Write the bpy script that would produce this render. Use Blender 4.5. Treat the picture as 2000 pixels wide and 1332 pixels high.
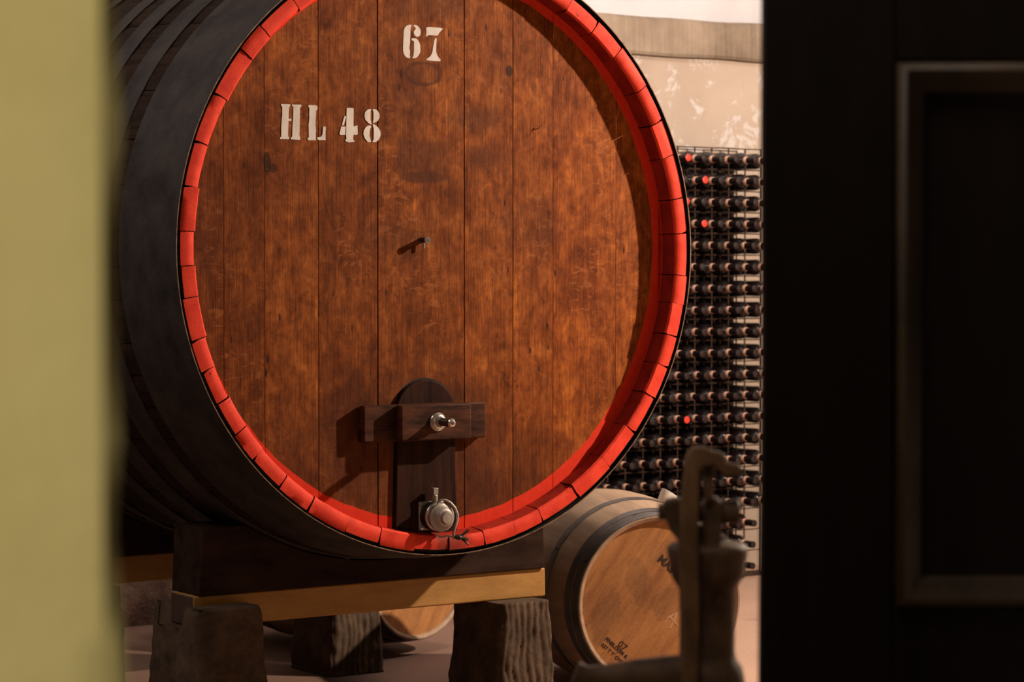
import bpy, bmesh, math, random
from mathutils import Vector, Matrix, noise
random.seed(11)
C = bpy.context.scene.collection
for o in list(bpy.data.objects): bpy.data.objects.remove(o)

# ------------------------------------------------------------------ camera
F_PX = 4722.0; PITCH = math.radians(1.53); CAM_H = 1.55
cam_d = bpy.data.cameras.new('camera'); cam = bpy.data.objects.new('camera', cam_d); C.objects.link(cam)
cam.location = (0, 0, CAM_H); cam.rotation_euler = (math.radians(90) - PITCH, 0, 0)
cam_d.sensor_width = 36; cam_d.lens = 36 * F_PX / 2000; cam_d.clip_start = 0.05
cam_d.dof.use_dof = True; cam_d.dof.focus_distance = 7.5; cam_d.dof.aperture_fstop = 5.6
bpy.context.scene.camera = cam
vs = bpy.context.scene.view_settings
vs.view_transform = 'Standard'; vs.look = 'None'; vs.gamma = 1; vs.use_curve_mapping = False; vs.exposure = 0.0

# ------------------------------------------------------------------ frame of the cellar: x along the cask face, y into the cellar
TH = math.radians(34.5); CT, ST = math.cos(TH), math.sin(TH)
OX, OY = -0.1968, 7.849          # foot of the cask face centre
CZ = CAM_H + 0.086               # height of the cask axis
def W(u, w, z=0.0): return Vector((OX + u * CT - w * ST, OY + u * ST + w * CT, z))
def F(px, py, w):                # point of the plane y=w of the cellar frame seen at a pixel -> (u, z)
    a = (px - 1000) / F_PX; b = (666 - py) / F_PX
    d = Vector((a, math.cos(PITCH) + b * math.sin(PITCH), -math.sin(PITCH) + b * math.cos(PITCH)))
    n = Vector((-ST, CT, 0)); t = (n.dot(W(0, w)) ) / n.dot(d)
    p = d * t; r = p - Vector((OX, OY, 0))
    return (r.x * CT + r.y * ST, p.z + CAM_H)

# ------------------------------------------------------------------ world and lights
world = bpy.data.worlds.new('cellar_air'); bpy.context.scene.world = world; world.use_nodes = True
world.node_tree.nodes['Background'].inputs[0].default_value = (1.0, 0.80, 0.66, 1)
world.node_tree.nodes['Background'].inputs[1].default_value = 0.055
def light(name, kind, loc, energy, color, target=None, **kw):
    d = bpy.data.lights.new(name, kind); d.energy = energy; d.color = color
    for k, v in kw.items(): setattr(d, k, v)
    o = bpy.data.objects.new(name, d); C.objects.link(o); o.location = loc
    if target is not None: o.rotation_euler = (Vector(target) - Vector(loc)).to_track_quat('-Z', 'Y').to_euler()
    return o
KEY = W(3.7, -1.6, CZ + 1.7)
light('cellar_lamp', 'POINT', KEY, 1380, (1.0, 0.80, 0.62), shadow_soft_size=0.045)
light('vault_lamp', 'AREA', W(4.0, 1.6, 4.6), 8, (1.0, 0.90, 0.86), target=W(3.6, 3.3, 2.2), size=1.2)
light('cask_side_fill', 'AREA', W(-3.2, 0.2, 4.8), 60, (1.0, 0.88, 0.80), target=W(-1.0, 0.6, 1.8), size=1.5)  # added fill, no real fixture: lifts the hoops on the cask's left side
light('left_wall_fill', 'SPOT', (-1.3, -0.5, 2.2), 165, (1.0, 0.94, 0.86), target=(-0.42, 1.35, 1.5), spot_size=math.radians(48), spot_blend=0.6, shadow_soft_size=0.25)  # added spot behind the camera to brighten the near yellow wall

light('pump_fill', 'AREA', (0.05, 2.5, 2.75), 5.0, (1.0, 0.84, 0.70), target=(0.3, 3.5, 1.1), size=0.3)  # added fill without a fixture, brightens the pump from above
light('rack_fill', 'AREA', W(2.1, 1.2, 4.0), 55, (1.0, 0.84, 0.76), target=W(2.9, 3.0, 0.9), size=0.5)  # added fill to raise the light on bottles and small barrel

# ------------------------------------------------------------------ node helpers
class NT:
    def __init__(s, name):
        s.m = bpy.data.materials.new(name); s.m.use_nodes = True; s.t = s.m.node_tree
        s.b = s.t.nodes['Principled BSDF']; s.co = s.t.nodes.new('ShaderNodeTexCoord')
    def link(s, a, b): s.t.links.new(a, b)
    def _in(s, sock, v):
        if isinstance(v, bpy.types.NodeSocket): s.t.links.new(v, sock)
        elif v is not None:
            if hasattr(sock.default_value, '__len__') and isinstance(v, (tuple, list)) and len(v) == 3 and len(sock.default_value) == 4: v = (*v, 1)
            sock.default_value = v
    def math(s, op, a, b=None, c=None, clamp=False):
        n = s.t.nodes.new('ShaderNodeMath'); n.operation = op; n.use_clamp = clamp
        s._in(n.inputs[0], a)
        if b is not None: s._in(n.inputs[1], b)
        if c is not None: s._in(n.inputs[2], c)
        return n.outputs[0]
    def map(s, scale=(1, 1, 1), loc=(0, 0, 0), rot=(0, 0, 0), vec=None):
        n = s.t.nodes.new('ShaderNodeMapping'); s.link(vec or s.co.outputs['Object'], n.inputs[0])
        n.inputs['Scale'].default_value = scale; n.inputs['Location'].default_value = loc; n.inputs['Rotation'].default_value = rot
        return n.outputs[0]
    def noise(s, vec, scale=5, detail=4, rough=0.55, dist=0.0):
        n = s.t.nodes.new('ShaderNodeTexNoise'); s.link(vec, n.inputs['Vector'])
        n.inputs['Scale'].default_value = scale; n.inputs['Detail'].default_value = detail
        n.inputs['Roughness'].default_value = rough; n.inputs['Distortion'].default_value = dist
        return n.outputs[0]
    def wave(s, vec, scale=5, dist=3, detail=2, dscale=1.0):
        n = s.t.nodes.new('ShaderNodeTexWave'); s.link(vec, n.inputs['Vector'])
        n.inputs['Scale'].default_value = scale; n.inputs['Distortion'].default_value = dist
        n.inputs['Detail'].default_value = detail; n.inputs['Detail Scale'].default_value = dscale
        return n.outputs['Fac']
    def ramp(s, fac, stops, interp='LINEAR'):
        n = s.t.nodes.new('ShaderNodeValToRGB'); s.link(fac, n.inputs[0]); e = n.color_ramp; e.interpolation = interp
        while len(e.elements) < len(stops): e.elements.new(0.5)
        for el, (p, c) in zip(e.elements, stops):
            el.position = p; el.color = (*c, 1) if isinstance(c, tuple) else (c, c, c, 1)
        return n.outputs[0]
    def step(s, v, lo, hi):      # smooth 0..1 between lo and hi
        n = s.t.nodes.new('ShaderNodeMapRange'); n.interpolation_type = 'SMOOTHSTEP'
        s._in(n.inputs['Value'], v); n.inputs['From Min'].default_value = lo; n.inputs['From Max'].default_value = hi
        return n.outputs[0]
    def mix(s, fac, a, b, mode='MIX'):
        n = s.t.nodes.new('ShaderNodeMix'); n.data_type = 'RGBA'; n.blend_type = mode
        s._in(n.inputs[0], fac); s._in(n.inputs[6], a); s._in(n.inputs[7], b); return n.outputs[2]
    def attr(s, name):
        n = s.t.nodes.new('ShaderNodeAttribute'); n.attribute_name = name; return n.outputs['Fac']
    def xyz(s, vec=None):
        n = s.t.nodes.new('ShaderNodeSeparateXYZ'); s.link(vec or s.co.outputs['Object'], n.inputs[0]); return n.outputs
    def bump(s, h, strength=0.3, dist=0.01):
        n = s.t.nodes.new('ShaderNodeBump'); s.link(h, n.inputs['Height'])
        n.inputs['Strength'].default_value = strength; n.inputs['Distance'].default_value = dist
        s.link(n.outputs[0], s.b.inputs['Normal'])
    def set(s, color=None, rough=None, metal=None, spec=None, coat=None):
        for k, v in (('Base Color', color), ('Roughness', rough), ('Metallic', metal), ('Specular IOR Level', spec), ('Coat Weight', coat)):
            if v is not None: s._in(s.b.inputs[k], v)
        return s.m
def mottled(name, a, b, scale=8, stretch=(1, 1, 1), rough=0.7, metal=0, bump=0.2, bdist=0.004, spec=0.4, detail=5, lo=0.35, hi=0.65, fine=60):
    n = NT(name); v = n.map(stretch); f = n.noise(v, scale, detail); g = n.noise(v, fine, 2)
    col = n.mix(0.25, n.ramp(f, [(lo, a), (hi, b)]), n.ramp(g, [(0.3, a), (0.7, b)]))
    if bump: n.bump(n.math('ADD', f, n.math('MULTIPLY', g, 0.4)), bump, bdist)
    return n.set(color=col, rough=rough, metal=metal, spec=spec)

# ------------------------------------------------------------------ mesh helpers
class MB:
    def __init__(s): s.v = []; s.f = []; s.m = []; s.a = []; s.cur = 0; s.av = 0.0
    def vert(s, p): s.v.append(tuple(p)); s.a.append(s.av); return len(s.v) - 1
    def face(s, ids, m=None): s.f.append(list(ids)); s.m.append(s.cur if m is None else m)
    def box(s, x0, x1, y0, y1, z0, z1, tx=0, ty=0, mat=None):
        # tx, ty: how much narrower the top is on each side
        P = [(x0, y0, z0), (x1, y0, z0), (x1, y1, z0), (x0, y1, z0), (x0 + tx, y0 + ty, z1), (x1 - tx, y0 + ty, z1), (x1 - tx, y1 - ty, z1), (x0 + tx, y1 - ty, z1)]
        i = [s.vert(p if mat is None else mat @ Vector(p)) for p in P]
        for q in ((0, 3, 2, 1), (4, 5, 6, 7), (0, 1, 5, 4), (1, 2, 6, 5), (2, 3, 7, 6), (3, 0, 4, 7)): s.face([i[k] for k in q])
        return s
    def prism(s, poly, y0, y1, mat=None):      # poly in (x, z), counter-clockwise seen from -y
        a = [(x, y0, z) for x, z in poly]; b = [(x, y1, z) for x, z in poly]
        if mat is not None: a = [mat @ Vector(p) for p in a]; b = [mat @ Vector(p) for p in b]
        A = [s.vert(p) for p in a]; B = [s.vert(p) for p in b]; n = len(poly)
        ar = sum(poly[k][0] * poly[(k + 1) % n][1] - poly[(k + 1) % n][0] * poly[k][1] for k in range(n))
        if ar < 0: A.reverse(); B.reverse()
        s.face(A); s.face(list(reversed(B)))
        for k in range(n): s.face([A[k], B[k], B[(k + 1) % n], A[(k + 1) % n]])
        return s
    def lathe(s, prof, org=(0, 0, 0), axis=(0, 0, 1), seg=32, mats=None, cap=True):
        ax = Vector(axis).normalized(); t = Vector((1, 0, 0)) if abs(ax.x) < 0.9 else Vector((0, 1, 0))
        e1 = ax.cross(t).normalized(); e2 = ax.cross(e1); org = Vector(org); rings = []
        for r, h in prof:
            rings.append([s.vert(org + ax * h + (e1 * math.cos(2 * math.pi * k / seg) + e2 * math.sin(2 * math.pi * k / seg)) * r) for k in range(seg)])
        for j in range(len(prof) - 1):
            for k in range(seg):
                k2 = (k + 1) % seg
                s.face([rings[j][k], rings[j][k2], rings[j + 1][k2], rings[j + 1][k]], None if mats is None else mats[j])
        if cap:
            if prof[0][0] > 1e-5: s.face(list(reversed(rings[0])), None if mats is None else mats[0])
            if prof[-1][0] > 1e-5: s.face(rings[-1], None if mats is None else mats[-1])
        return s
    def tube(s, pts, r, seg=10, flat=1.0):
        pts = [Vector(p) for p in pts]; rings = []; n = len(pts); up = None
        for i, p in enumerate(pts):
            d = (pts[min(i + 1, n - 1)] - pts[max(i - 1, 0)]).normalized()
            if up is None:
                up = d.orthogonal().normalized()
            up = (up - d * up.dot(d)).normalized(); e = d.cross(up); rr = r[i] if isinstance(r, (list, tuple)) else r
            rings.append([s.vert(p + (up * math.cos(2 * math.pi * k / seg) + e * math.sin(2 * math.pi * k / seg) * flat) * rr) for k in range(seg)])
        for j in range(n - 1):
            for k in range(seg): s.face([rings[j][k], rings[j][(k + 1) % seg], rings[j + 1][(k + 1) % seg], rings[j + 1][k]])
        s.face(list(reversed(rings[0]))); s.face(rings[-1]); return s
    def build(s, name, mats, parent=None, loc=None, rotz=0, smooth=35, bevel=0, bseg=2, attr=None):
        me = bpy.data.meshes.new(name); me.from_pydata(s.v, [], s.f)
        for m in (mats if isinstance(mats, (list, tuple)) else [mats]): me.materials.append(m)
        me.polygons.foreach_set('material_index', s.m)
        if attr:
            at = me.attributes.new(attr, 'FLOAT', 'POINT'); at.data.foreach_set('value', s.a)
        b = bmesh.new(); b.from_mesh(me); bmesh.ops.remove_doubles(b, verts=b.verts, dist=1e-6) if not attr else None
        bmesh.ops.recalc_face_normals(b, faces=b.faces); b.to_mesh(me); b.free()
        if smooth: me.shade_smooth(); me.set_sharp_from_angle(angle=math.radians(smooth))
        o = bpy.data.objects.new(name, me); C.objects.link(o)
        if parent: o.parent = parent
        if loc is not None: o.location = loc; o.rotation_euler = (0, 0, rotz)
        if bevel:
            md = o.modifiers.new('edge', 'BEVEL'); md.width = bevel; md.segments = bseg; md.limit_method = 'ANGLE'; md.angle_limit = math.radians(40)
        return o
def tag(o, label=None, cat=None, group=None, kind=None):
    for k, v in (('label', label), ('category', cat), ('group', group), ('kind', kind)):
        if v: o[k] = v
    return o
def thing(name, label, cat, loc, rotz=TH, group=None):
    o = bpy.data.objects.new(name, None); C.objects.link(o); o.location = loc; o.rotation_euler = (0, 0, rotz); o.empty_display_size = 0.1
    return tag(o, label, cat, group)

# ------------------------------------------------------------------ materials
def wood_head():
    n = NT('cask_head_oak'); P = n.co.outputs['Object']; x, y, z = n.xyz()
    pl = n.attr('plank')
    comb = n.t.nodes.new('ShaderNodeCombineXYZ'); n.link(n.math('ADD', x, n.math('MULTIPLY', pl, 7.0)), comb.inputs[0])
    n.link(y, comb.inputs[1]); n.link(n.math('ADD', z, n.math('MULTIPLY', pl, 13.0)), comb.inputs[2]); V = comb.outputs[0]
    big = n.noise(n.map((1.5, 1, 0.9), vec=V), 2.6, 5, 0.6, 0.4)
    fibre = n.noise(n.map((75, 1, 3.2), vec=V), 1.0, 6, 0.7, 0.25)
    fine = n.noise(n.map((260, 1, 7), vec=V), 1.0, 3, 0.6)
    blotch = n.noise(n.map((8.5, 1, 5.0), vec=V), 2.1, 8, 0.68, 0.6)
    fig = n.noise(n.map((13, 1, 26), vec=V), 1.0, 5, 0.6, 2.2)
    base = n.ramp(blotch, [(0.30, (0.130, 0.031, 0.0065)), (0.46, (0.228, 0.060, 0.0110)), (0.56, (0.295, 0.083, 0.0150)), (0.72, (0.43, 0.140, 0.026))])
    tint = n.ramp(pl, [(0.0, (0.72, 0.66, 0.62)), (0.5, (1.0, 1.0, 1.0)), (1.0, (1.18, 1.10, 0.95))])
    col = n.mix(1.0, base, tint, 'MULTIPLY')
    col = n.mix(1.0, col, n.ramp(big, [(0.32, (0.62, 0.55, 0.50)), (0.55, (1.0, 1.0, 1.0)), (0.68, (1.16, 1.20, 1.16))]), 'MULTIPLY')
    col = n.mix(0.70, col, n.ramp(fibre, [(0.25, (0.50, 0.44, 0.42)), (0.5, (1, 1, 1)), (0.78, (1.32, 1.32, 1.32))]), 'MULTIPLY')
    mot = n.noise(n.map((42, 1, 30), vec=V), 1.0, 5, 0.65)
    col = n.mix(0.8, col, n.ramp(mot, [(0.32, (0.62, 0.58, 0.55)), (0.5, (1, 1, 1)), (0.7, (1.28, 1.30, 1.30))]), 'MULTIPLY')
    col = n.mix(0.85, col, n.ramp(fine, [(0.3, (0.55, 0.52, 0.5)), (0.7, (1.25, 1.25, 1.25))]), 'MULTIPLY')
    fm = n.math('MULTIPLY', n.step(fig, 0.53, 0.64), n.step(n.noise(n.map((3, 1, 1.6), vec=V), 1.3, 2), 0.46, 0.62))
    col = n.mix(n.math('MULTIPLY', fm, 0.30), col, (0.52, 0.19, 0.06))
    # small knots, nail holes and scratches
    vo = n.t.nodes.new('ShaderNodeTexVoronoi'); n.link(n.map((26, 1, 9), vec=V), vo.inputs['Vector']); vo.inputs['Scale'].default_value = 1.0
    sp = n.math('MULTIPLY', n.math('LESS_THAN', vo.outputs['Distance'], 0.11), n.step(n.noise(n.map((2, 1, 2), vec=V), 3.0, 2), 0.50, 0.60))
    col = n.mix(n.math('MULTIPLY', sp, 0.8), col, (0.02, 0.007, 0.004))
    wob = n.math('MULTIPLY', n.math('SUBTRACT', n.noise(n.map((9, 1, 9)), 1.4, 4), 0.5), 0.9)
    def stain(px, py, rx, ry, amt, color=(0.060, 0.017, 0.0085), lo=1.15, hi=0.75, ring=False, square=False):
        nonlocal col
        u, zz = F(px, py, 0.06); ru, rz = rx / 505.0, ry / 601.0
        dx = n.math('DIVIDE', n.math('SUBTRACT', x, u), ru); dz = n.math('DIVIDE', n.math('SUBTRACT', z, zz), rz)
        e = 6 if square else 2
        d = n.math('POWER', n.math('ADD', n.math('POWER', n.math('ABSOLUTE', dx), e), n.math('POWER', n.math('ABSOLUTE', dz), e)), 1.0 / e)
        d = n.math('ADD', d, n.math('MULTIPLY', wob, 0.45 if not square else 0.25))
        if ring: f = n.math('MULTIPLY', n.step(d, 1.22, 1.02), n.step(d, 0.70, 0.98))
        else: f = n.step(d, lo, hi)
        col = n.mix(n.math('MULTIPLY', f, amt * 0.9), col, color)
    stain(831, 143, 33, 22, 0.75, ring=True); stain(831, 143, 33, 22, 0.30)
    stain(830, 314, 52, 43, 0.50, square=True); stain(832, 346, 50, 12, 0.55); stain(787, 312, 9, 40, 0.35)
    stain(935, 232, 52, 30, 0.62, lo=1.5, hi=0.3); stain(945, 308, 42, 26, 0.52, lo=1.5, hi=0.3)
    stain(1040, 438, 62, 55, 0.42, lo=1.5, hi=0.4); stain(975, 120, 45, 60, 0.30, lo=1.4, hi=0.3)
    stain(997, 138, 8, 12, 0.9, (0.02, 0.008, 0.005)); stain(524, 318, 7, 22, 0.85, (0.02, 0.008, 0.005)); stain(536, 328, 8, 9, 0.7, (0.02, 0.008, 0.005))
    stain(770, 470, 60, 40, 0.35, lo=1.6, hi=0.2); stain(860, 5, 80, 34, 0.45, lo=1.4, hi=0.4)
    stain(780, 90, 40, 110, 0.28, lo=1.5, hi=0.2); stain(800, 210, 44, 80, 0.34, lo=1.5, hi=0.2); stain(620, 900, 130, 130, 0.45, lo=1.6, hi=0.2)
    stain(830, 900, 165, 190, 0.62, lo=1.45, hi=0.35); stain(990, 930, 160, 100, 0.40, lo=1.5, hi=0.2); stain(400, 470, 40, 160, 0.35, lo=1.5, hi=0.2)
    stain(940, 955, 30, 40, 0.55, lo=1.6, hi=0.2); stain(700, 850, 60, 120, 0.42, lo=1.6, hi=0.2); stain(905, 770, 60, 22, 0.5, lo=1.4, hi=0.3)
    # red paint run round the border of the head
    rad = n.math('SQRT', n.math('ADD', n.math('POWER', x, 2.0), n.math('POWER', n.math('SUBTRACT', z, CZ), 2.0)))
    edge = n.math('ADD', rad, n.math('MULTIPLY', n.math('SUBTRACT', n.noise(n.map((1, 1, 1)), 9, 4), 0.5), 0.018))
    side = n.math('ADD', n.math('MULTIPLY', x, 0.016), n.math('MULTIPLY', n.math('SUBTRACT', CZ, z), 0.010)); red = n.math('GREATER_THAN', n.math('ADD', edge, side), 0.891)
    col = n.mix(red, col, n.mix(n.noise(P, 40, 4), (0.62, 0.030, 0.012), (0.84, 0.050, 0.020)))
    n.bump(n.math('ADD', n.math('MULTIPLY', fibre, 0.8), n.math('MULTIPLY', fine, 0.6)), 0.35, 0.0022)
    return n.set(color=col, rough=n.ramp(blotch, [(0.3, 0.75), (0.7, 0.6)]), spec=0.10)
M = {}
M['head'] = wood_head()
def red_paint():
    n = NT('red_rim_paint'); x, y, z = n.xyz(); f = n.noise(n.co.outputs['Object'], 14, 5); g = n.noise(n.co.outputs['Object'], 160, 3)
    col = n.mix(n.step(f, 0.35, 0.65), (0.68, 0.036, 0.014), (0.86, 0.060, 0.026)); col = n.mix(n.step(g, 0.62, 0.80), col, (0.34, 0.02, 0.01))
    v = n.noise(n.map((1, 1, 1)), 34, 3); col = n.mix(n.math('MULTIPLY', n.step(v, 0.67, 0.74), 0.75), col, (0.10, 0.015, 0.01))
    # wine dirt under the drain valve
    dx = n.math('DIVIDE', n.math('SUBTRACT', x, 0.0), 0.10); low = n.step(z, CZ - 0.80, CZ - 0.90)
    dd = n.math('ADD', n.math('ABSOLUTE', dx), n.math('MULTIPLY', n.math('SUBTRACT', f, 0.5), 1.6))
    col = n.mix(n.math('MULTIPLY', n.math('MULTIPLY', n.step(dd, 1.0, 0.3), low), 0.7), col, (0.10, 0.025, 0.014))
    n.bump(g, 0.30, 0.002); return n.set(color=col, rough=0.68, spec=0.2)
M['red'] = red_paint()
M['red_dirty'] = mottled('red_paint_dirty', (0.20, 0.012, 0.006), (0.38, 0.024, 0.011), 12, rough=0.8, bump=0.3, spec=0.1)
M['stave'] = mottled('stave_oak_dark', (0.013, 0.007, 0.005), (0.042, 0.023, 0.015), 5, (9, 0.6, 9), 0.8, bump=0.3, spec=0.1)
M['iron'] = mottled('hoop_iron', (0.026, 0.021, 0.020), (0.068, 0.055, 0.051), 9, rough=0.65, metal=0.25, bump=0.12, spec=0.25)
M['iron_edge'] = mottled('hoop_edge_rust', (0.10, 0.05, 0.03), (0.32, 0.20, 0.12), 30, rough=0.6, metal=0.3, bump=0.1)
M['black'] = mottled('black_gap', (0.006, 0.004, 0.004), (0.014, 0.010, 0.008), 30, rough=0.8, bump=0)
M['hatch'] = mottled('hatch_oak_wet', (0.010, 0.0036, 0.0022), (0.046, 0.0155, 0.008), 4, (8, 4, 1.0), 0.65, bump=0.35, fine=40, spec=0.08)
M['bar'] = mottled('crossbar_oak', (0.016, 0.006, 0.0035), (0.105, 0.038, 0.019), 6, (1.2, 4, 5), 0.65, bump=0.4, fine=30, spec=0.10)
M['metal'] = mottled('cast_alloy', (0.24, 0.205, 0.18), (0.44, 0.39, 0.35), 20, rough=0.5, metal=0.45, bump=0.15)
M['metal_dark'] = mottled('dark_fitting', (0.035, 0.026, 0.020), (0.09, 0.07, 0.055), 20, rough=0.45, metal=0.7, bump=0.15)
M['steel'] = mottled('bright_fitting', (0.50, 0.46, 0.42), (0.72, 0.68, 0.62), 20, rough=0.3, metal=0.9, bump=0.08)
M['paint'] = mottled('stencil_white', (0.62, 0.57, 0.53), (0.80, 0.755, 0.72), 18, (2, 1, 1), 0.7, bump=0.15, bdist=0.001)
M['cradle'] = mottled('cradle_beam_oak', (0.014, 0.0075, 0.0055), (0.044, 0.024, 0.017), 4, (1.2, 4, 4), 0.85, bump=0.4, spec=0.05)
M['yellow'] = mottled('ochre_painted_beam', (0.27, 0.125, 0.026), (0.46, 0.235, 0.058), 5, (1.2, 4, 4), 0.6, bump=0.2, lo=0.25, hi=0.7)
M['endgrain'] = mottled('beam_end_grain', (0.045, 0.022, 0.016), (0.085, 0.045, 0.032), 10, rough=0.8, bump=0.3)
M['stone'] = mottled('sandstone_block', (0.040, 0.025, 0.016), (0.125, 0.080, 0.053), 9, rough=0.95, bump=0.6, bdist=0.006, spec=0.2)
M['capsule'] = mottled('capsule_black', (0.010, 0.006, 0.006), (0.020, 0.012, 0.012), 40, rough=0.45, spec=0.25, bump=0)
M['band'] = mottled('capsule_pink', (0.85, 0.36, 0.48), (0.95, 0.50, 0.62), 40, rough=0.45, bump=0)
M['captop'] = mottled('capsule_top_grey', (0.008, 0.005, 0.005), (0.030, 0.019, 0.018), 90, rough=0.5, spec=0.2, bump=0)
M['redtop'] = mottled('capsule_top_red', (0.72, 0.03, 0.02), (0.85, 0.05, 0.03), 40, rough=0.45, bump=0)
g_ = NT('bottle_glass_dark'); M['glass'] = g_.set(color=(0.009, 0.006, 0.006), rough=0.16, spec=0.7)
M['wire'] = mottled('rack_wire', (0.022, 0.012, 0.009), (0.075, 0.042, 0.029), 30, rough=0.6, metal=0.4, bump=0)
M['panel'] = mottled('rack_back_board', (0.006, 0.004, 0.004), (0.016, 0.010, 0.008), 10, rough=0.9, bump=0, spec=0.1)
M['castiron'] = mottled('pump_cast_iron', (0.050, 0.029, 0.019), (0.17, 0.105, 0.07), 22, spec=0.25, rough=0.62, metal=0.15, bump=0.4, bdist=0.003)
M['castiron_rust'] = mottled('pump_lever_rust', (0.075, 0.040, 0.022), (0.25, 0.15, 0.085), 18, (1, 1, 0.4), spec=0.25, rough=0.7, metal=0.1, bump=0.4, bdist=0.003)
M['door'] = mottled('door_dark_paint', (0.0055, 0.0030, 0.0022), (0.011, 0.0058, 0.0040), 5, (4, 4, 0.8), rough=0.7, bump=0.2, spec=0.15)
M['door_highlight'] = mottled('door_moulding_lit', (0.018, 0.011, 0.007), (0.085, 0.055, 0.033), 3, (3, 3, 1.6), rough=0.55, bump=0.2)  # lighter tone paints the highlight into the moulding's colour
def yellow_wall():
    n = NT('yellow_green_plaster'); P = n.co.outputs['Object']; f = n.noise(P, 3.0, 4); g = n.noise(P, 300, 2)
    col = n.ramp(f, [(0.3, (0.42, 0.325, 0.105)), (0.7, (0.54, 0.435, 0.165))]); col = n.mix(0.12, col, n.ramp(g, [(0.3, (0.2, 0.17, 0.05)), (0.7, (0.6, 0.52, 0.2))]))
    n.bump(n.noise(P, 24, 5), 0.4, 0.006); return n.set(color=col, rough=0.85, spec=0.2)
M['ywall'] = yellow_wall()
def plaster():
    n = NT('cellar_plaster'); P = n.co.outputs['Object']; x, y, z = n.xyz()
    f = n.noise(P, 1.6, 6, 0.6, 0.3); g = n.noise(P, 6.5, 9, 0.70, 0.6)
    col = n.ramp(f, [(0.3, (0.335, 0.265, 0.215)), (0.7, (0.425, 0.345, 0.285))])
    up = n.step(z, 1.95, 2.25)
    col = n.mix(n.math('MULTIPLY', n.math('MULTIPLY', n.step(g, 0.54, 0.585), up), 0.6), col, (0.56, 0.54, 0.55))
    # rubble and salts low down on the wall
    low = n.math('ADD', z, n.math('MULTIPLY', n.math('SUBTRACT', g, 0.5), 0.5)); dirt = n.step(low, 0.42, 0.30)
    col = n.mix(n.math('MULTIPLY', dirt, n.step(x, 2.6, 1.8)), col, n.ramp(n.noise(P, 9, 6, 0.7), [(0.4, (0.05, 0.026, 0.017)), (0.65, (0.26, 0.15, 0.10))]))
    n.bump(n.noise(P, 9, 7), 0.35, 0.012); return n.set(color=col, rough=0.9, spec=0.2)
M['plaster'] = plaster()
def cornice_m():
    n = NT('cornice_stone'); P = n.co.outputs['Object']; s = n.noise(n.map((42, 3, 1.5)), 1.0, 4); f = n.noise(P, 3.5, 6, 0.6)
    col = n.mix(0.22, n.ramp(f, [(0.32, (0.135, 0.098, 0.068)), (0.68, (0.30, 0.235, 0.18))]), n.ramp(s, [(0.3, (0.12, 0.085, 0.058)), (0.7, (0.38, 0.31, 0.25))]))
    n.bump(s, 0.5, 0.006); return n.set(color=col, rough=0.9, spec=0.2)
M['cornice'] = cornice_m()
M['vault'] = mottled('vault_limewash', (0.46, 0.45, 0.48), (0.54, 0.53, 0.56), 3, rough=0.9, bump=0.4, bdist=0.01)
def floor_m():
    n = NT('cellar_floor'); P = n.co.outputs['Object']; f = n.noise(P, 0.9, 7, 0.6, 0.5); g = n.noise(P, 90, 3); h = n.noise(P, 6, 5)
    col = n.ramp(f, [(0.3, (0.37, 0.225, 0.165)), (0.7, (0.52, 0.335, 0.245))]); col = n.mix(0.3, col, n.ramp(g, [(0.3, (0.2, 0.12, 0.09)), (0.7, (0.62, 0.42, 0.32))]))
    col = n.mix(n.math('MULTIPLY', n.step(h, 0.6, 0.75), 0.35), col, (0.16, 0.09, 0.065))
    x, y, z = n.xyz(); under_shade = n.step(n.math('ADD', x, n.math('MULTIPLY', n.math('SUBTRACT', f, 0.5), 1.6)), 0.75, 0.25)  # shade beneath and left of the cask, painted into the floor colour
    col = n.mix(n.math('MULTIPLY', under_shade, 0.72), col, n.mix(h, (0.085, 0.045, 0.036), (0.17, 0.09, 0.07)))
    n.bump(g, 0.2, 0.003); return n.set(color=col, rough=0.6, spec=0.35)
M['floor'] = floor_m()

# ------------------------------------------------------------------ the room
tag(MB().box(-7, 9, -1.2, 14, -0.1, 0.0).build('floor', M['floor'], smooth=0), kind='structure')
WW = 3.33
def in_cellar(mb, name, mat, **kw):
    o = mb.build(name, mat, loc=W(0, 0), rotz=TH, **kw); return tag(o, kind='structure')
in_cellar(MB().box(-4.5, 7.5, WW, WW + 0.4, 0, 2.72), 'wall_back', M['plaster'], smooth=0)
# stone string course, slightly uneven lower edge
cb = MB(); n_ = 120
for k in range(n_ + 1):
    u = -4.5 + 12 * k / n_; e = 0.008 * noise.noise(Vector((u * 3, 0, 0))); e2 = 0.012 * noise.noise(Vector((u * 2.3, 5, 0)))
    for (dy, z) in ((-0.035, 2.690 + e), (-0.045, 2.705 + e), (-0.040, 2.870 + e2), (-0.02, 2.888 + e2)): cb.vert((u, WW + dy, z))
    cb.vert((u, WW + 0.2, 2.888)); cb.vert((u, WW + 0.2, 2.690))
for k in range(n_):
    for j in range(6): cb.face([k * 6 + j, (k + 1) * 6 + j, (k + 1) * 6 + (j + 1) % 6, k * 6 + (j + 1) % 6])
in_cellar(cb, 'trim_1', M['cornice'])
# springing of the limewashed vault, leaning into the cellar
vb = MB(); vp = [(0.4, 2.87)] + [(0.06 - 1.9 * (1 - math.cos(a * 0.09)), 2.87 + 1.9 * math.sin(a * 0.09)) for a in range(0, 13)]
vo_ = vp[1:] + [(x + 0.15, z + 0.15) for x, z in reversed(vp[1:])]
for k, u in enumerate((-4.5, 7.5)):
    for (dy, z) in vo_: vb.vert((u, WW + dy, z))
L_ = len(vo_)
for j in range(L_): vb.face([j, (j + 1) % L_, L_ + (j + 1) % L_, L_ + j])
in_cellar(vb, 'ceiling', M['vault'])
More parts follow.
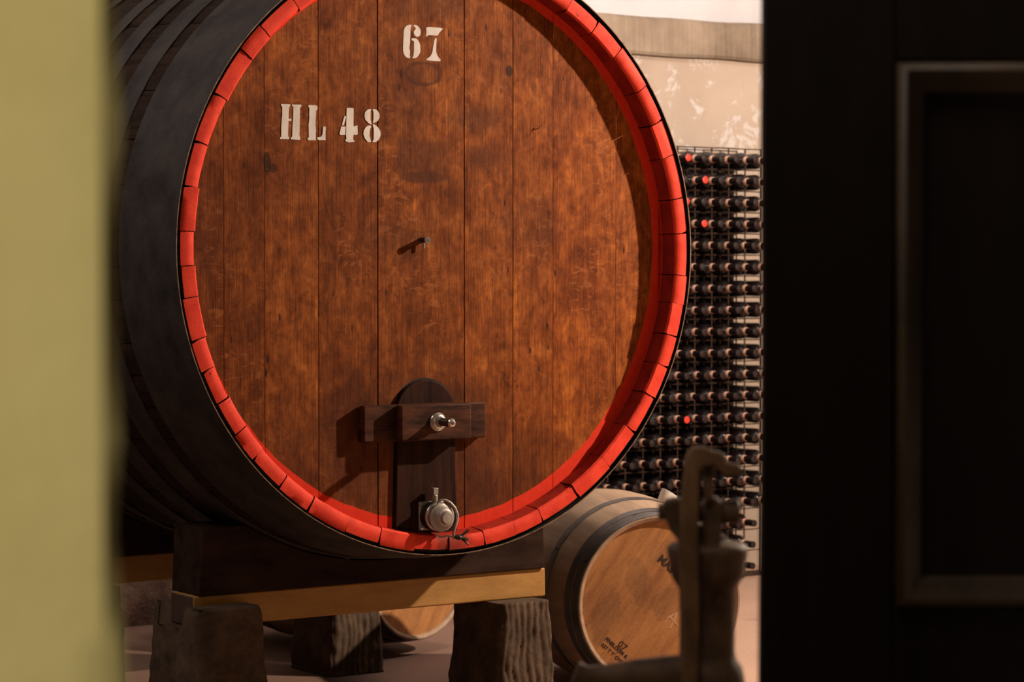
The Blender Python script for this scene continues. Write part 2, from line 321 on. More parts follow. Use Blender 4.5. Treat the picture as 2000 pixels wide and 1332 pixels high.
# rough ledge of rubble at the wall foot, on the left
lb = MB(); nu, nz = 90, 8
for i in range(nu + 1):
    u = -3.0 + 5.2 * i / nu
    for j in range(nz + 1):
        t = j / nz; z = 0.30 * t * (1 + 0.25 * noise.noise(Vector((u * 4, 1, 0)))) ; d = 0.16 * (1 - t ** 4) + 0.035 * noise.noise(Vector((u * 7, z * 9, 3)))
        lb.vert((u, WW - 0.005 - max(d, 0.0), z))
for i in range(nu):
    for j in range(nz): lb.face([i * (nz + 1) + j, (i + 1) * (nz + 1) + j, (i + 1) * (nz + 1) + j + 1, i * (nz + 1) + j + 1])
in_cellar(lb, 'baseboard_back', mottled('rubble_footing', (0.045, 0.024, 0.016), (0.22, 0.125, 0.085), 9, rough=0.95, bump=0.8, bdist=0.02), smooth=60)

# near wall with a worn arris, seen out of focus on the left
wb = MB(); zs = [i * 0.02 for i in range(0, 156)]
XE = -0.2215
for z in zs:
    e = 0.006 * noise.noise(Vector((0.3, 2, z * 9))) + 0.004 * noise.noise(Vector((5, 2, z * 23)))
    for (x, y) in ((-3.2, 1.35), (XE - 0.03, 1.35), (XE - 0.008, 1.353), (XE + e, 1.362), (XE + e - 0.09, 1.60), (-3.2, 1.60)): wb.vert((x, y, z))
for k in range(len(zs) - 1):
    for j in range(6): wb.face([k * 6 + j, k * 6 + (j + 1) % 6, (k + 1) * 6 + (j + 1) % 6, (k + 1) * 6 + j])
wb.face([0, 5, 4, 3, 2, 1]); wb.face([(len(zs) - 1) * 6 + j for j in range(6)])
tag(wb.build('wall_left', M['ywall']), kind='structure')
# jamb that carries the dark door, out of the frame on the right
tag(MB().box(1.26, 3.2, 2.95, 3.25, 0, 3.1).build('wall_right', M['ywall'], smooth=0), kind='structure')

# ------------------------------------------------------------------ door_1: dark panelled leaf standing open
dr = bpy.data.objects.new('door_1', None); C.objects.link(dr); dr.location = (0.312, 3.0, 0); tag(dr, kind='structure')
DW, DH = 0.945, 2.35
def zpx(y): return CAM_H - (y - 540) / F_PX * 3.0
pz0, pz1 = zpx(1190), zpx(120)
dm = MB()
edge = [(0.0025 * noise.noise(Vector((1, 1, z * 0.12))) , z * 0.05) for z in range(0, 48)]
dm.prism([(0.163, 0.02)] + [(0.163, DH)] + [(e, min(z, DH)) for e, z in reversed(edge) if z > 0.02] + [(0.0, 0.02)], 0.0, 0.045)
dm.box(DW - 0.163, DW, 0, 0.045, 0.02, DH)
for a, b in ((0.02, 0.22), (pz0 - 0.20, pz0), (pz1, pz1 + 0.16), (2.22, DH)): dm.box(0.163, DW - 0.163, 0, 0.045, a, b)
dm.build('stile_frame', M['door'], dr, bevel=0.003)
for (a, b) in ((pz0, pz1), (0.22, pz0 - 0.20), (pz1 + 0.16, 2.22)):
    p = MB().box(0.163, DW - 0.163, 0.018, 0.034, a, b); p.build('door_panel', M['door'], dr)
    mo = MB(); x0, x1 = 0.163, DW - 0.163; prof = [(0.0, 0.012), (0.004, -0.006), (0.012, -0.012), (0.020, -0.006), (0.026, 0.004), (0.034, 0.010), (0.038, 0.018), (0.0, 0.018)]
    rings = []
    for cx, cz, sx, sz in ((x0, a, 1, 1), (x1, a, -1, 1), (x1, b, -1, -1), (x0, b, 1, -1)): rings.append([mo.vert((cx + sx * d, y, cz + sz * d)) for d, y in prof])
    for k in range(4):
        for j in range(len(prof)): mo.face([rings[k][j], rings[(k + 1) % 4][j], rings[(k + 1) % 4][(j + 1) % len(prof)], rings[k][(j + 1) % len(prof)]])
    mo.build('moulding', M['door_highlight'], dr, smooth=60)

# ------------------------------------------------------------------ the great cask
ck = thing('wine_cask', 'huge upright-faced oak wine cask with a red painted rim, white 67 and HL 48', 'wine cask', W(0, 0, 0))
LEN = 2.06
def R(w): return 0.985 + 0.085 * (1 - ((w - LEN / 2) / (LEN / 2)) ** 2)
RI, HW = 0.927, 0.068           # inner radius at the mouth, depth of the head behind the rim
def P3(r, a, w): return (r * math.cos(a), w, CZ + r * math.sin(a))
widths = [random.uniform(0.8, 1.35) for _ in range(47)]; tot = sum(widths); angs = [0.35]
for q in widths: angs.append(angs[-1] + q / tot * 2 * math.pi)
rim = MB(); body = MB()
for a0, a1 in zip(angs[:-1], angs[1:]):
    gap = random.uniform(0.0008, 0.0034); gap2 = random.uniform(0.0002, 0.0015); d0 = random.uniform(-0.003, 0.003); ri = RI + random.uniform(-0.004, 0.003); ch = random.uniform(0.004, 0.012)
    b0, b1 = a0 + gap, a1 - gap2; K = 6; wg = random.choice((0.0, 0.001, 0.004, 0.007))
    prof = [(R(0.02) - 0.002, 0.02, 1), (R(0) - ch * 0.3, d0 + ch, 1), (R(0) - ch, d0 + 0.0015, 0), ((R(0) + ri) / 2, d0 - 0.001, 0), (ri + 0.007, d0 + 0.001, 0), (ri + 0.001, d0 + 0.007, 0), (RI - 0.006, HW - 0.001, 0), (RI - 0.02, HW + 0.06, 1)]
    rows = []
    for k in range(K + 1):
        a = b0 + (b1 - b0) * k / K; jj = 0.0012 * noise.noise(Vector((a * 40, d0 * 99, 0)))
        rows.append([rim.vert(P3(r + (jj if 1 < i < 6 else 0), a + (wg if k == 0 and i in (1, 2) else (0.0014 * noise.noise(Vector((i * 3.3, a0 * 50, k * 1.0))) if k in (0, K) else 0)), w)) for i, (r, w, m) in enumerate(prof)])
    for k in range(K):
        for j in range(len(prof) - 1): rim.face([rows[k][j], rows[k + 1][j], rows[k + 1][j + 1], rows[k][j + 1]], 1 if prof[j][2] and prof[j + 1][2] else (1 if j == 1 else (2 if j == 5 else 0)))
    rim.face(rows[0], 1); rim.face(list(reversed(rows[-1])), 1)
    wsn = [0.02, 0.2, 0.45, 0.75, 1.03, 1.3, 1.6, 1.86, LEN]; rows = []; oj = random.uniform(-0.0015, 0.0015)
    for w in wsn: rows.append([body.vert(P3(R(w) + oj - (0.003 if k in (0, 4) else 0), a0 + 0.0012 + (a1 - a0 - 0.0024) * k / 4, w)) for k in range(5)])
    for i in range(len(wsn) - 1):
        for k in range(4): body.face([rows[i][k], rows[i + 1][k], rows[i + 1][k + 1], rows[i][k + 1]])
    e_ = [body.vert(P3(0.93, a1 - (a1 - a0) * k / 4, LEN)) for k in range(5)]; body.face(rows[-1] + e_)
# dark core behind the joints and the back head
body.lathe([(0.93, 0.03), (0.955, 0.03), (R(0.5) - 0.02, 0.5), (R(1.03) - 0.02, 1.03), (R(1.6) - 0.02, 1.6), (0.955, LEN - 0.01), (0.93, LEN - 0.01)], (0, 0, CZ), (0, 1, 0), 96, cap=False)
body.lathe([(0.0001, LEN - 0.08), (0.93, LEN - 0.08)], (0, 0, CZ), (0, 1, 0), 96, cap=False)
tag(rim.build('painted_rim', [M['red'], M['black'], M['red_dirty']], ck, smooth=40), 'red painted ends of the staves, cracked at the joints')
body.build('stave_body', M['stave'], ck, smooth=30)
# head boards between the seams read off the photograph
seams = [-0.905] + [F(x, 500, HW)[0] for x in (437, 517, 622, 738, 907, 1002, 1080, 1203)] + [0.905]
head = MB(); pv = [0.32, 0.22, 0.52, 0.38, 0.45, 0.62, 0.74, 0.98, 0.92, 0.6]; RH = RI - 0.006
for i, (u0, u1) in enumerate(zip(seams[:-1], seams[1:])):
    head.av = pv[i]; g = 0.0013 if i in (3, 4, 5) else 0.0003; u0 += g; u1 -= g; K = 14
    def hz(u): return math.sqrt(max(RH * RH - u * u, 0.0))
    us = [u0 + (u1 - u0) * k / K for k in range(K + 1)]
    poly = [(u, CZ - hz(u)) for u in us] + [(u, CZ + hz(u)) for u in reversed(us)]
    poly = [p for k, p in enumerate(poly) if k == 0 or (Vector(p) - Vector(poly[k - 1])).length > 1e-4]
    head.prism(poly, HW + random.uniform(0, 0.0012), HW + 0.035)
head.build('head', M['head'], ck, attr='plank', bevel=0.0012, bseg=1)
MB().lathe([(0.0001, HW + 0.036), (0.93, HW + 0.036)], (0, 0, CZ), (0, 1, 0), 64, cap=False).build('inner_board', M['black'], ck)
# iron hoops
def hoop(w0, w1, th=0.0035, lift=0.0, seg=128):
    if w0 < 0: th = 0.0032
    h = MB(); prof = [(R(w0) + lift, w0), (R(w0) + th + lift, w0), (R((w0 + w1) / 2) + th + lift, (w0 + w1) / 2), (R(w1) + th + lift, w1), (R(w1) + lift, w1), (R(w0) + lift, w0)]
    h.lathe(prof, (0, 0, CZ), (0, 1, 0), seg, mats=[1 if w0 < 0 else 0, 0, 0, 0, 0], cap=False); h.build('hoop', [M['iron'], M['iron_edge']], ck, smooth=40)
for a, b, l in ((-0.004, 0.15, 0.004), (0.15, 0.31, 0.0), (0.385, 0.50, 0.0), (0.60, 0.71, 0.0), (0.81, 0.91, 0.0), (1.15, 1.25, 0.0), (1.35, 1.46, 0.0), (1.56, 1.67, 0.0), (1.75, 1.90, 0.0), (1.90, 2.064, 0.004)): hoop(a, b, lift=l)
# ---- stencilled numbers
def glyph(polys, name, ox, oy, sc, par):
    g = MB()
    for p in polys: g.prism([F(ox + x / sc, oy + y / sc, HW - 0.0004) for x, y in p], HW - 0.0006, HW + 0.002)
    return g.build(name, M['paint'], par, smooth=0)
H1 = [[(80,118),(240,122),(248,150),(222,180),(216,378),(265,382),(262,415),(214,420),(205,690),(226,715),(222,745),(62,742),(60,715),(82,700),(88,480),(102,300),(104,165),(82,150)],
      [(276,128),(440,130),(444,170),(418,178),(408,690),(424,716),(418,756),(256,746),(254,718),(280,700),(284,520),(296,380),(300,165),(276,156)]]
L1 = [[(566,142),(700,142),(730,160),(724,220),(704,238),(692,470),(700,540),(696,762),(566,762),(548,735),(574,708),(570,480),(582,400),(584,190),(566,166)],
      [(826,522),(850,518),(878,530),(868,640),(872,758),(760,762),(722,740),(726,716),(790,700),(815,665),(822,600)]]
N4 = [[(1215,322),(1236,345),(1196,498),(1163,492),(1190,380)],[(1150,518),(1228,522),(1220,668),(1140,672),(1118,650)],
      [(1252,186),(1362,190),(1372,205),(1366,500),(1376,518),(1400,515),(1416,500),(1438,505),(1444,650),(1425,668),(1368,668),(1360,740),(1390,790),(1285,804),(1218,775),(1222,756),(1242,745),(1238,680),(1242,420),(1246,210)]]
N8 = [[(1685,210),(1672,245),(1668,400),(1690,470),(1676,482),(1630,455),(1580,400),(1562,330),(1575,260),(1620,216)],
      [(1706,222),(1722,210),(1770,216),(1800,246),(1828,300),(1830,350),(1800,415),(1770,440),(1722,455),(1712,442),(1722,400),(1724,260)],
      [(1680,505),(1684,530),(1660,560),(1652,680),(1678,785),(1670,802),(1620,795),(1570,730),(1545,660),(1550,590),(1590,525),(1630,500)],
      [(1708,484),(1740,482),(1800,530),(1845,600),(1850,670),(1830,730),(1790,778),(1750,800),(1706,796),(1706,780),(1726,745),(1728,560)]]
N6 = [[(450,245),(440,300),(425,330),(412,600),(412,700),(390,850),(414,940),(404,1030),(416,1080),(412,1114),(350,1112),(285,1065),(240,980),(228,900),(238,600),(246,400),(280,310),(340,256),(400,240)],
      [(492,270),(520,245),(570,252),(640,300),(682,370),(690,440),(675,520),(640,552),(580,556),(530,520),(508,450),(520,400),(560,355),(545,310)],
      [(450,600),(540,594),(590,615),(640,680),(672,760),(680,900),(668,980),(620,1060),(560,1112),(475,1114),(472,1095),(500,1060),(512,900),(516,720),(505,660),(455,650)]]
N7 = [[(832,318),(900,300),(1180,322),(1262,342),(1250,370),(1180,440),(1140,510),(1120,528),(885,514),(860,545),(825,545),(836,430)],
      [(1068,590),(1082,580),(1108,600),(1100,700),(1090,820),(1088,940),(1110,1020),(1150,1090),(1212,1165),(1190,1196),(1080,1190),(850,1166),(830,1140),(880,1112),(950,1050),(990,960),(1020,780),(1040,660)]]
for nm, gl in (('letter', H1), ('letter', L1), ('numeral', N4), ('numeral', N8)): glyph(gl, nm, 540, 190, 2000 / 220, ck)
for gl in (N6, N7): glyph(gl, 'numeral', 770, 30, 1465 / 110, ck)
# ---- hatch with crossbar, clamping bolt and drain valve
hw = 0.056
pl_ = [F(772, 1046, hw), F(893, 1042, hw), F(889, 870, hw), F(889, 808, hw)]
cx_, cz_ = F(832, 801, hw)
arc = []
for k in range(0, 25):
    t = math.radians(2 + 176 * k / 24); arc.append((cx_ + 0.112 * math.cos(t), cz_ + 0.099 * math.sin(t)))
pl_ = pl_[:2] + arc + [F(775, 870, hw)]
MB().prism(pl_, hw, HW + 0.002).build('hatch', M['hatch'], ck, bevel=0.004)
gp = MB()      # dark joint round the hatch
go = [(cx_ + (x - cx_) * 1.045, z if z < cz_ else cz_ + (z - cz_) * 1.055) for x, z in pl_]; gp.prism(go, HW - 0.0005, HW + 0.0025); gp.build('hatch_joint', M['black'], ck, smooth=0)
ub = MB(); (a0_, z1_), (b0_, _) = F(710, 793, 0.036), F(949, 783, 0.036); z0_ = F(710, 865, 0.036)[1]
cbx = thing('x', None, None, (0, 0, 0)); bpy.data.objects.remove(cbx)
cr = MB().box(a0_, b0_, 0.034, HW - 0.0005, z0_, z1_); cr.box(F(784, 800, -0.002)[0], F(921, 800, -0.002)[0], -0.002, 0.035, z0_ + 0.001, z1_ - 0.001)
crossbar = cr.build('crossbar', M['bar'], ck, bevel=0.005, bseg=2)
OUT = (0, -1, 0)
def lat(prof, px, py, w, name, mat, par, seg=40, axis=OUT, smooth=35):
    u, z = F(px, py, w); return MB().lathe(prof, (u, w, z), axis, seg).build(name, mat, par, smooth=smooth)
tk = lat([(0.030, 0), (0.031, 0.003), (0.029, 0.006), (0.026, 0.004), (0.024, 0.010), (0.017, 0.014), (0.016, 0.020)], 855, 824, -0.002, 'washer', M['steel'], crossbar)
lat([(0.018, 0.0), (0.019, 0.006), (0.016, 0.010)], 860, 824, -0.018, 'nut', M['metal'], crossbar, 6)
rod = []
for k in range(14): rod += [(0.0118, 0.004 * k), (0.0128, 0.004 * k + 0.002)]
lat(rod, 861, 824, -0.024, 'threaded_bolt', M['metal_dark'], crossbar, 24)
lat([(0.0135, 0), (0.0148, 0.004), (0.012, 0.009), (0.0068, 0.010), (0.0055, 0.018), (0.002, 0.021), (0.0001, 0.021)], 881, 826, -0.080, 'bolt_tip', M['steel'], crossbar, 24)
# drain valve
vu, vz = F(841, 1007, hw - 0.001)
def V_(prof, name, mat, par, seg=48, dx=0, dz=0, w=None): return MB().lathe(prof, (vu + dx, hw if w is None else w, vz + dz), OUT, seg).build(name, mat, par)
valve = MB().box(vu - 0.048, vu + 0.048, hw - 0.008, hw, vz - 0.048, vz + 0.048).build('drain_valve', M['metal'], ck, bevel=0.006)
V_([(0.046, 0.0), (0.045, 0.026), (0.043, 0.032), (0.046, 0.034), (0.0475, 0.038), (0.046, 0.042)], 'valve_drum', M['metal_dark'], valve)
V_([(0.0465, 0.041), (0.0478, 0.044), (0.0465, 0.047), (0.042, 0.050)], 'valve_collar', M['steel'], valve)
V_([(0.040, 0.045), (0.040, 0.060), (0.046, 0.062), (0.0475, 0.067), (0.046, 0.072), (0.041, 0.074), (0.034, 0.080), (0.031, 0.088), (0.026, 0.092), (0.0215, 0.0925), (0.0205, 0.100), (0.018, 0.1045), (0.0001, 0.1055)], 'valve_cap', M['metal'], valve)
for sx in (-1, 1):
    for sz in (-1, 1): V_([(0.006, 0.007), (0.0055, 0.011), (0.0001, 0.012)], 'screw', M['steel'], valve, 10, sx * 0.038, sz * 0.038)
st = MB(); st.lathe([(0.011, 0.035), (0.011, 0.068), (0.0085, 0.069), (0.0085, 0.071)], (vu + 0.002, hw - 0.022, vz), (0, 0, 1), 20); st.box(vu - 0.007, vu + 0.011, hw - 0.031, hw - 0.013, vz + 0.0705, vz + 0.092)
st.build('vent_stem', M['metal'], valve, bevel=0.002)
def bail(pts, r, name, flat=1.0, mat='metal'): return MB().tube([(vu + x, hw - n, vz + z) for x, n, z in pts], r, 10, flat).build(name, M[mat], valve, smooth=60)
bail([(-0.010, 0.058, 0.040), (-0.012, 0.062, 0.048), (-0.002, 0.066, 0.056), (0.016, 0.070, 0.055), (0.030, 0.075, 0.046), (0.042, 0.082, 0.030), (0.050, 0.085, 0.008), (0.047, 0.088, -0.014), (0.036, 0.092, -0.034), (0.030, 0.092, -0.050), (0.031, 0.092, -0.070)], [0.003, 0.0045, 0.0055, 0.006, 0.006, 0.006, 0.006, 0.0055, 0.0055, 0.006, 0.006], 'clamp_bail', 0.7)
bail([(-0.010, 0.062, -0.048), (-0.016, 0.066, -0.056), (-0.008, 0.070, -0.064), (0.006, 0.074, -0.062), (0.018, 0.078, -0.060), (0.030, 0.084, -0.064)], 0.0032, 'clamp_hook')
wn = MB(); wn.tube([(vu + 0.034, hw - 0.10, vz - 0.062), (vu + 0.040, hw - 0.11, vz - 0.064), (vu + 0.045, hw - 0.118, vz - 0.066)], [0.008, 0.010, 0.004], 12)
for s_ in (0.022, -0.010, -0.026): wn.tube([(vu + 0.040, hw - 0.108, vz - 0.064), (vu + 0.056, hw - 0.116, vz - 0.062 + s_ * 0.5), (vu + 0.068, hw - 0.122, vz - 0.062 + s_)], [0.005, 0.0045, 0.0045], 8, 0.6)
wn.build('wing_nut', M['metal_dark'], valve, smooth=60)
# sampling tap in the middle of the head
tap = lat([(0.0098, 0), (0.0100, 0.002), (0.0088, 0.003), (0.0088, 0.028)], 823, 469, HW, 'sample_tap', M['metal_dark'], ck, 28)
lat([(0.0084, 0.0), (0.0104, 0.0015), (0.0104, 0.008), (0.0098, 0.009), (0.0060, 0.009), (0.0055, 0.004), (0.0032, 0.004), (0.0028, 0.009), (0.0001, 0.0095)], 833, 469, HW - 0.028, 'tap_mouth', M['steel'], tap, 28)
tu, tz = F(828, 474, HW - 0.014); MB().lathe([(0.0036, 0), (0.0034, 0.018), (0.0001, 0.0185)], (tu, HW - 0.014, tz), (0, 0, -1), 14).build('drip_tube', M['steel'], tap)
# small bent nail
nu_, nz_ = F(1046, 250, HW); MB().tube([(nu_ - 0.006, HW + 0.001, nz_ - 0.004), (nu_ - 0.003, HW - 0.006, nz_ - 0.005), (nu_ + 0.008, HW - 0.010, nz_), (nu_ + 0.012, HW - 0.010, nz_ + 0.006)], 0.0016, 6).build('bent_nail', M['metal_dark'], ck)

# ------------------------------------------------------------------ cradles, ochre beams and stone blocks
def cradle(wf, wb, ul, ur, label):
    t = thing('cask_cradle', label, 'cask cradle', W(0, wf, 0.515), group=None)
    zt = 0.222; zc = CZ - 0.515; m = MB(); rows = []
    for y, rr in ((0.0, R(wf) + 0.0062), (wb - wf, R(wb) + 0.0062)):
        pts = [(ul, 0.0), (ur, 0.0), (ur - 0.01, zt * 0.98)]
        for k in range(41):
            u = ur - 0.04 - (ur - ul - 0.08) * k / 40; pts.append((u, min(zc - math.sqrt(rr * rr - u * u), zt)))
        pts.append((ul + 0.01, zt)); rows.append([m.vert((u, y, z)) for u, z in pts])
    A, B = rows; m.face(A); m.face(list(reversed(B)))
    for k in range(len(A)): m.face([A[k], B[k], B[(k + 1) % len(A)], A[(k + 1) % len(A)]])
    m.build('saddle', M['cradle'], t, bevel=0.004)
    return t
cradle(0.41, 0.61, -0.705, 0.663, 'dark oak cradle curved under the front of the huge cask, on the ochre beam')
cradle(1.58, 1.78, -0.70, 0.66, 'dark oak cradle under the rear of the huge cask, mostly in shadow')
def beam(wf, ul, ur, label):
    b = MB().box(ul, ur, 0, 0.165, 0, 0.102, ty=0.003)
    for i in (3, 5): b.m[i] = 1
    o = b.build('support_beam', [M['yellow'], M['endgrain']], loc=W(0, wf, 0.413), rotz=TH, bevel=0.006); return tag(o, label, 'beam')
beam(0.42, -0.722, 0.673, 'long ochre painted timber beam in front, lying on two notched stone blocks')
beam(1.60, -0.74, 0.70, 'ochre timber beam farther back under the cask, in deep shade')
def stone_block(u0, u1, w0, w1, label, ridged, notch=True, seed=1, lip=0.072, spread=0.02, group=None):
    """block with a notch for the beam; ridges = tooth-chisel grooves on the front face"""
    t = W((u0 + u1) / 2, (w0 + w1) / 2, 0); hu, hwid = (u1 - u0) / 2, (w1 - w0) / 2; H = 0.4128
    b = bmesh.new(); nx, ny, nz = 44, 26, 44
    grid = {}
    def rnd(x, y, z):
        f = 1 + spread / hu * (1 - z / (H + lip)) * 1.2
        return x * f, y * (1 + spread / hwid * (1 - z / (H + lip))), z
    def add(i, j, k):
        if (i, j, k) in grid: return grid[(i, j, k)]
        fx, fy, fz = i / nx * 2 - 1, j / ny * 2 - 1, k / nz
        y = fy * hwid; wy = (w0 + w1) / 2 + y
        top = H
        if notch is not None and (wy < notch[0] or wy > notch[1]): top = H + lip
        x = fx * hu; z = fz * top
        # round the vertical corners and the shoulders
        cx = max(abs(fx) * hu - (hu - 0.03), 0); cy = max(abs(fy) * hwid - (hwid - 0.03), 0); q = math.hypot(cx, cy)
        if q > 0.03: s_ = 0.03 / q; x = math.copysign(hu - 0.03 + cx * s_, fx); y = math.copysign(hwid - 0.03 + cy * s_, fy)
        if z > top - 0.03 and top > H: x *= 1 - 0.10 * ((z - top + 0.03) / 0.03) ** 2
        x, y, z2 = rnd(x, y, z); p = Vector((x, y, z2))
        if k > 0:
            amp = 0.010; side = 1 if (abs(fx) > 0.98 or j == 0 or j == ny) else 0
            d = noise.noise(p * 9 + Vector((seed, 0, 0))) * amp + noise.noise(p * 26 + Vector((seed, 3, 0))) * amp * 0.5
            if i in (0, nx): p.x += math.copysign(1, fx) * (d - 0.004)
            if j in (0, ny):
                r_ = 0
                if ridged and j == 0: r_ = 0.0065 * (abs(math.sin((x + 0.022 * noise.noise(Vector((x * 9, z * 7, seed)))) * 112)) ** 0.7 - 0.6) * (1.0 + 1.0 * noise.noise(Vector((x * 30, z * 14, seed)))) * min(1, 6 * (1 - abs(fx)))
                p.y += math.copysign(1, fy) * (d - 0.004 + r_)
        v = b.verts.new(p); grid[(i, j, k)] = v; return v
    def quad(*q): 
        try: b.faces.new([add(*c) for c in q])
        except ValueError: pass
    for i in range(nx):
        for k in range(nz): quad((i, 0, k), (i + 1, 0, k), (i + 1, 0, k + 1), (i, 0, k + 1)); quad((i, ny, k), (i, ny, k + 1), (i + 1, ny, k + 1), (i + 1, ny, k))
        for j in range(ny): quad((i, j, nz), (i + 1, j, nz), (i + 1, j + 1, nz), (i, j + 1, nz)); quad((i, j, 0), (i, j + 1, 0), (i + 1, j + 1, 0), (i + 1, j, 0))
    for j in range(ny):
        for k in range(nz): quad((0, j, k), (0, j, k + 1), (0, j + 1, k + 1), (0, j + 1, k)); quad((nx, j, k), (nx, j + 1, k), (nx, j + 1, k + 1), (nx, j, k + 1))
    me = bpy.data.meshes.new('stone_block'); b.to_mesh(me); b.free(); me.materials.append(M['stone']); me.shade_smooth()
    o = bpy.data.objects.new('stone_block', me); C.objects.link(o); o.location = t; o.rotation_euler = (0, 0, TH); return tag(o, label, 'stone block', group)
NF = (0.412, 0.594)
stone_block(-0.768, -0.52, 0.30, 0.64, 'smooth dark stone block at the front left, notched round the end of the ochre beam', False, NF, 1)
stone_block(0.418, 0.632, 0.325, 0.64, 'ridged stone block at the front right, under the right end of the ochre beam', True, (-9, 0.594), 2)
NR = (1.592, 1.774)
stone_block(0.425, 0.640, 1.50, 1.79, 'ridged stone block standing farther back under the cask, left of the small lying barrel', True, (-9, 9), 3)
stone_block(-0.70, -0.46, 1.50, 1.84, 'stone block under the rear left of the cask, hidden in shade', False, (-9, 9), 4)

# ------------------------------------------------------------------ small oak barrels
def barrel_wood(name, ang, a, b):
    n = NT(name); v = n.map((1, 1, 1), rot=(0, -ang, 0)); f = n.noise(n.map((2.2, 1, 16), vec=v), 1.0, 7, 0.62); g = n.noise(n.co.outputs['Object'], 120, 3)
    col = n.ramp(f, [(0.36, a), (0.64, b)]); col = n.mix(0.25, col, n.ramp(g, [(0.3, a), (0.7, b)])); n.bump(g, 0.15, 0.002)
    return n, col
def head_mat(name, stains):
    n, col = barrel_wood(name, math.radians(-52), (0.23, 0.088, 0.028), (0.52, 0.235, 0.080))
    x, y, z = n.xyz(); wob = n.math('MULTIPLY', n.math('SUBTRACT', n.noise(n.co.outputs['Object'], 17, 7, 0.7), 0.5), 1.9)
    for (sx, sz, rx, rz, ro, amt) in stains:
        c, s = math.cos(ro), math.sin(ro); ax = n.math('SUBTRACT', x, sx); az = n.math('SUBTRACT', z, sz)
        dx = n.math('DIVIDE', n.math('ADD', n.math('MULTIPLY', ax, c), n.math('MULTIPLY', az, s)), rx); dz = n.math('DIVIDE', n.math('SUBTRACT', n.math('MULTIPLY', az, c), n.math('MULTIPLY', ax, s)), rz)
        d = n.math('ADD', n.math('SQRT', n.math('ADD', n.math('POWER', dx, 2.0), n.math('POWER', dz, 2.0))), wob)
        col = n.mix(n.math('MULTIPLY', n.step(d, 1.02, 0.92), amt), col, (0.10, 0.048, 0.028))
    return n.set(color=col, rough=0.55, spec=0.35)
M['oak'] = mottled('barrel_staves_oak', (0.27, 0.17, 0.105), (0.43, 0.29, 0.19), 4, (6, 0.7, 6), 0.6, bump=0.15)
M['galv'] = mottled('barrel_hoop_steel', (0.075, 0.068, 0.068), (0.15, 0.135, 0.13), 12, rough=0.42, metal=0.6, bump=0.08)
M['silicone'] = mottled('bung_silicone', (0.66, 0.62, 0.58), (0.74, 0.70, 0.66), 20, rough=0.5, bump=0)
M['ink'] = mottled('brand_ink', (0.022, 0.011, 0.008), (0.05, 0.025, 0.016), 90, rough=0.8, bump=0)
M['chalk'] = mottled('chalk', (0.55, 0.32, 0.20), (0.74, 0.52, 0.38), 90, rough=0.9, bump=0)
def text_mesh(s, size, mat4, name, mat, par, thin=0.0):
    cu = bpy.data.curves.new('t', 'FONT'); cu.body = s; cu.size = size; cu.extrude = 0.0003; cu.offset = thin; cu.resolution_u = 3
    o = bpy.data.objects.new('t', cu); C.objects.link(o); bpy.context.view_layer.update()
    me = bpy.data.meshes.new_from_object(o.evaluated_get(bpy.context.evaluated_depsgraph_get())); bpy.data.objects.remove(o)
    me.transform(mat4); me.materials.clear(); me.materials.append(mat); q = bpy.data.objects.new(name, me); C.objects.link(q); q.parent = par; return q
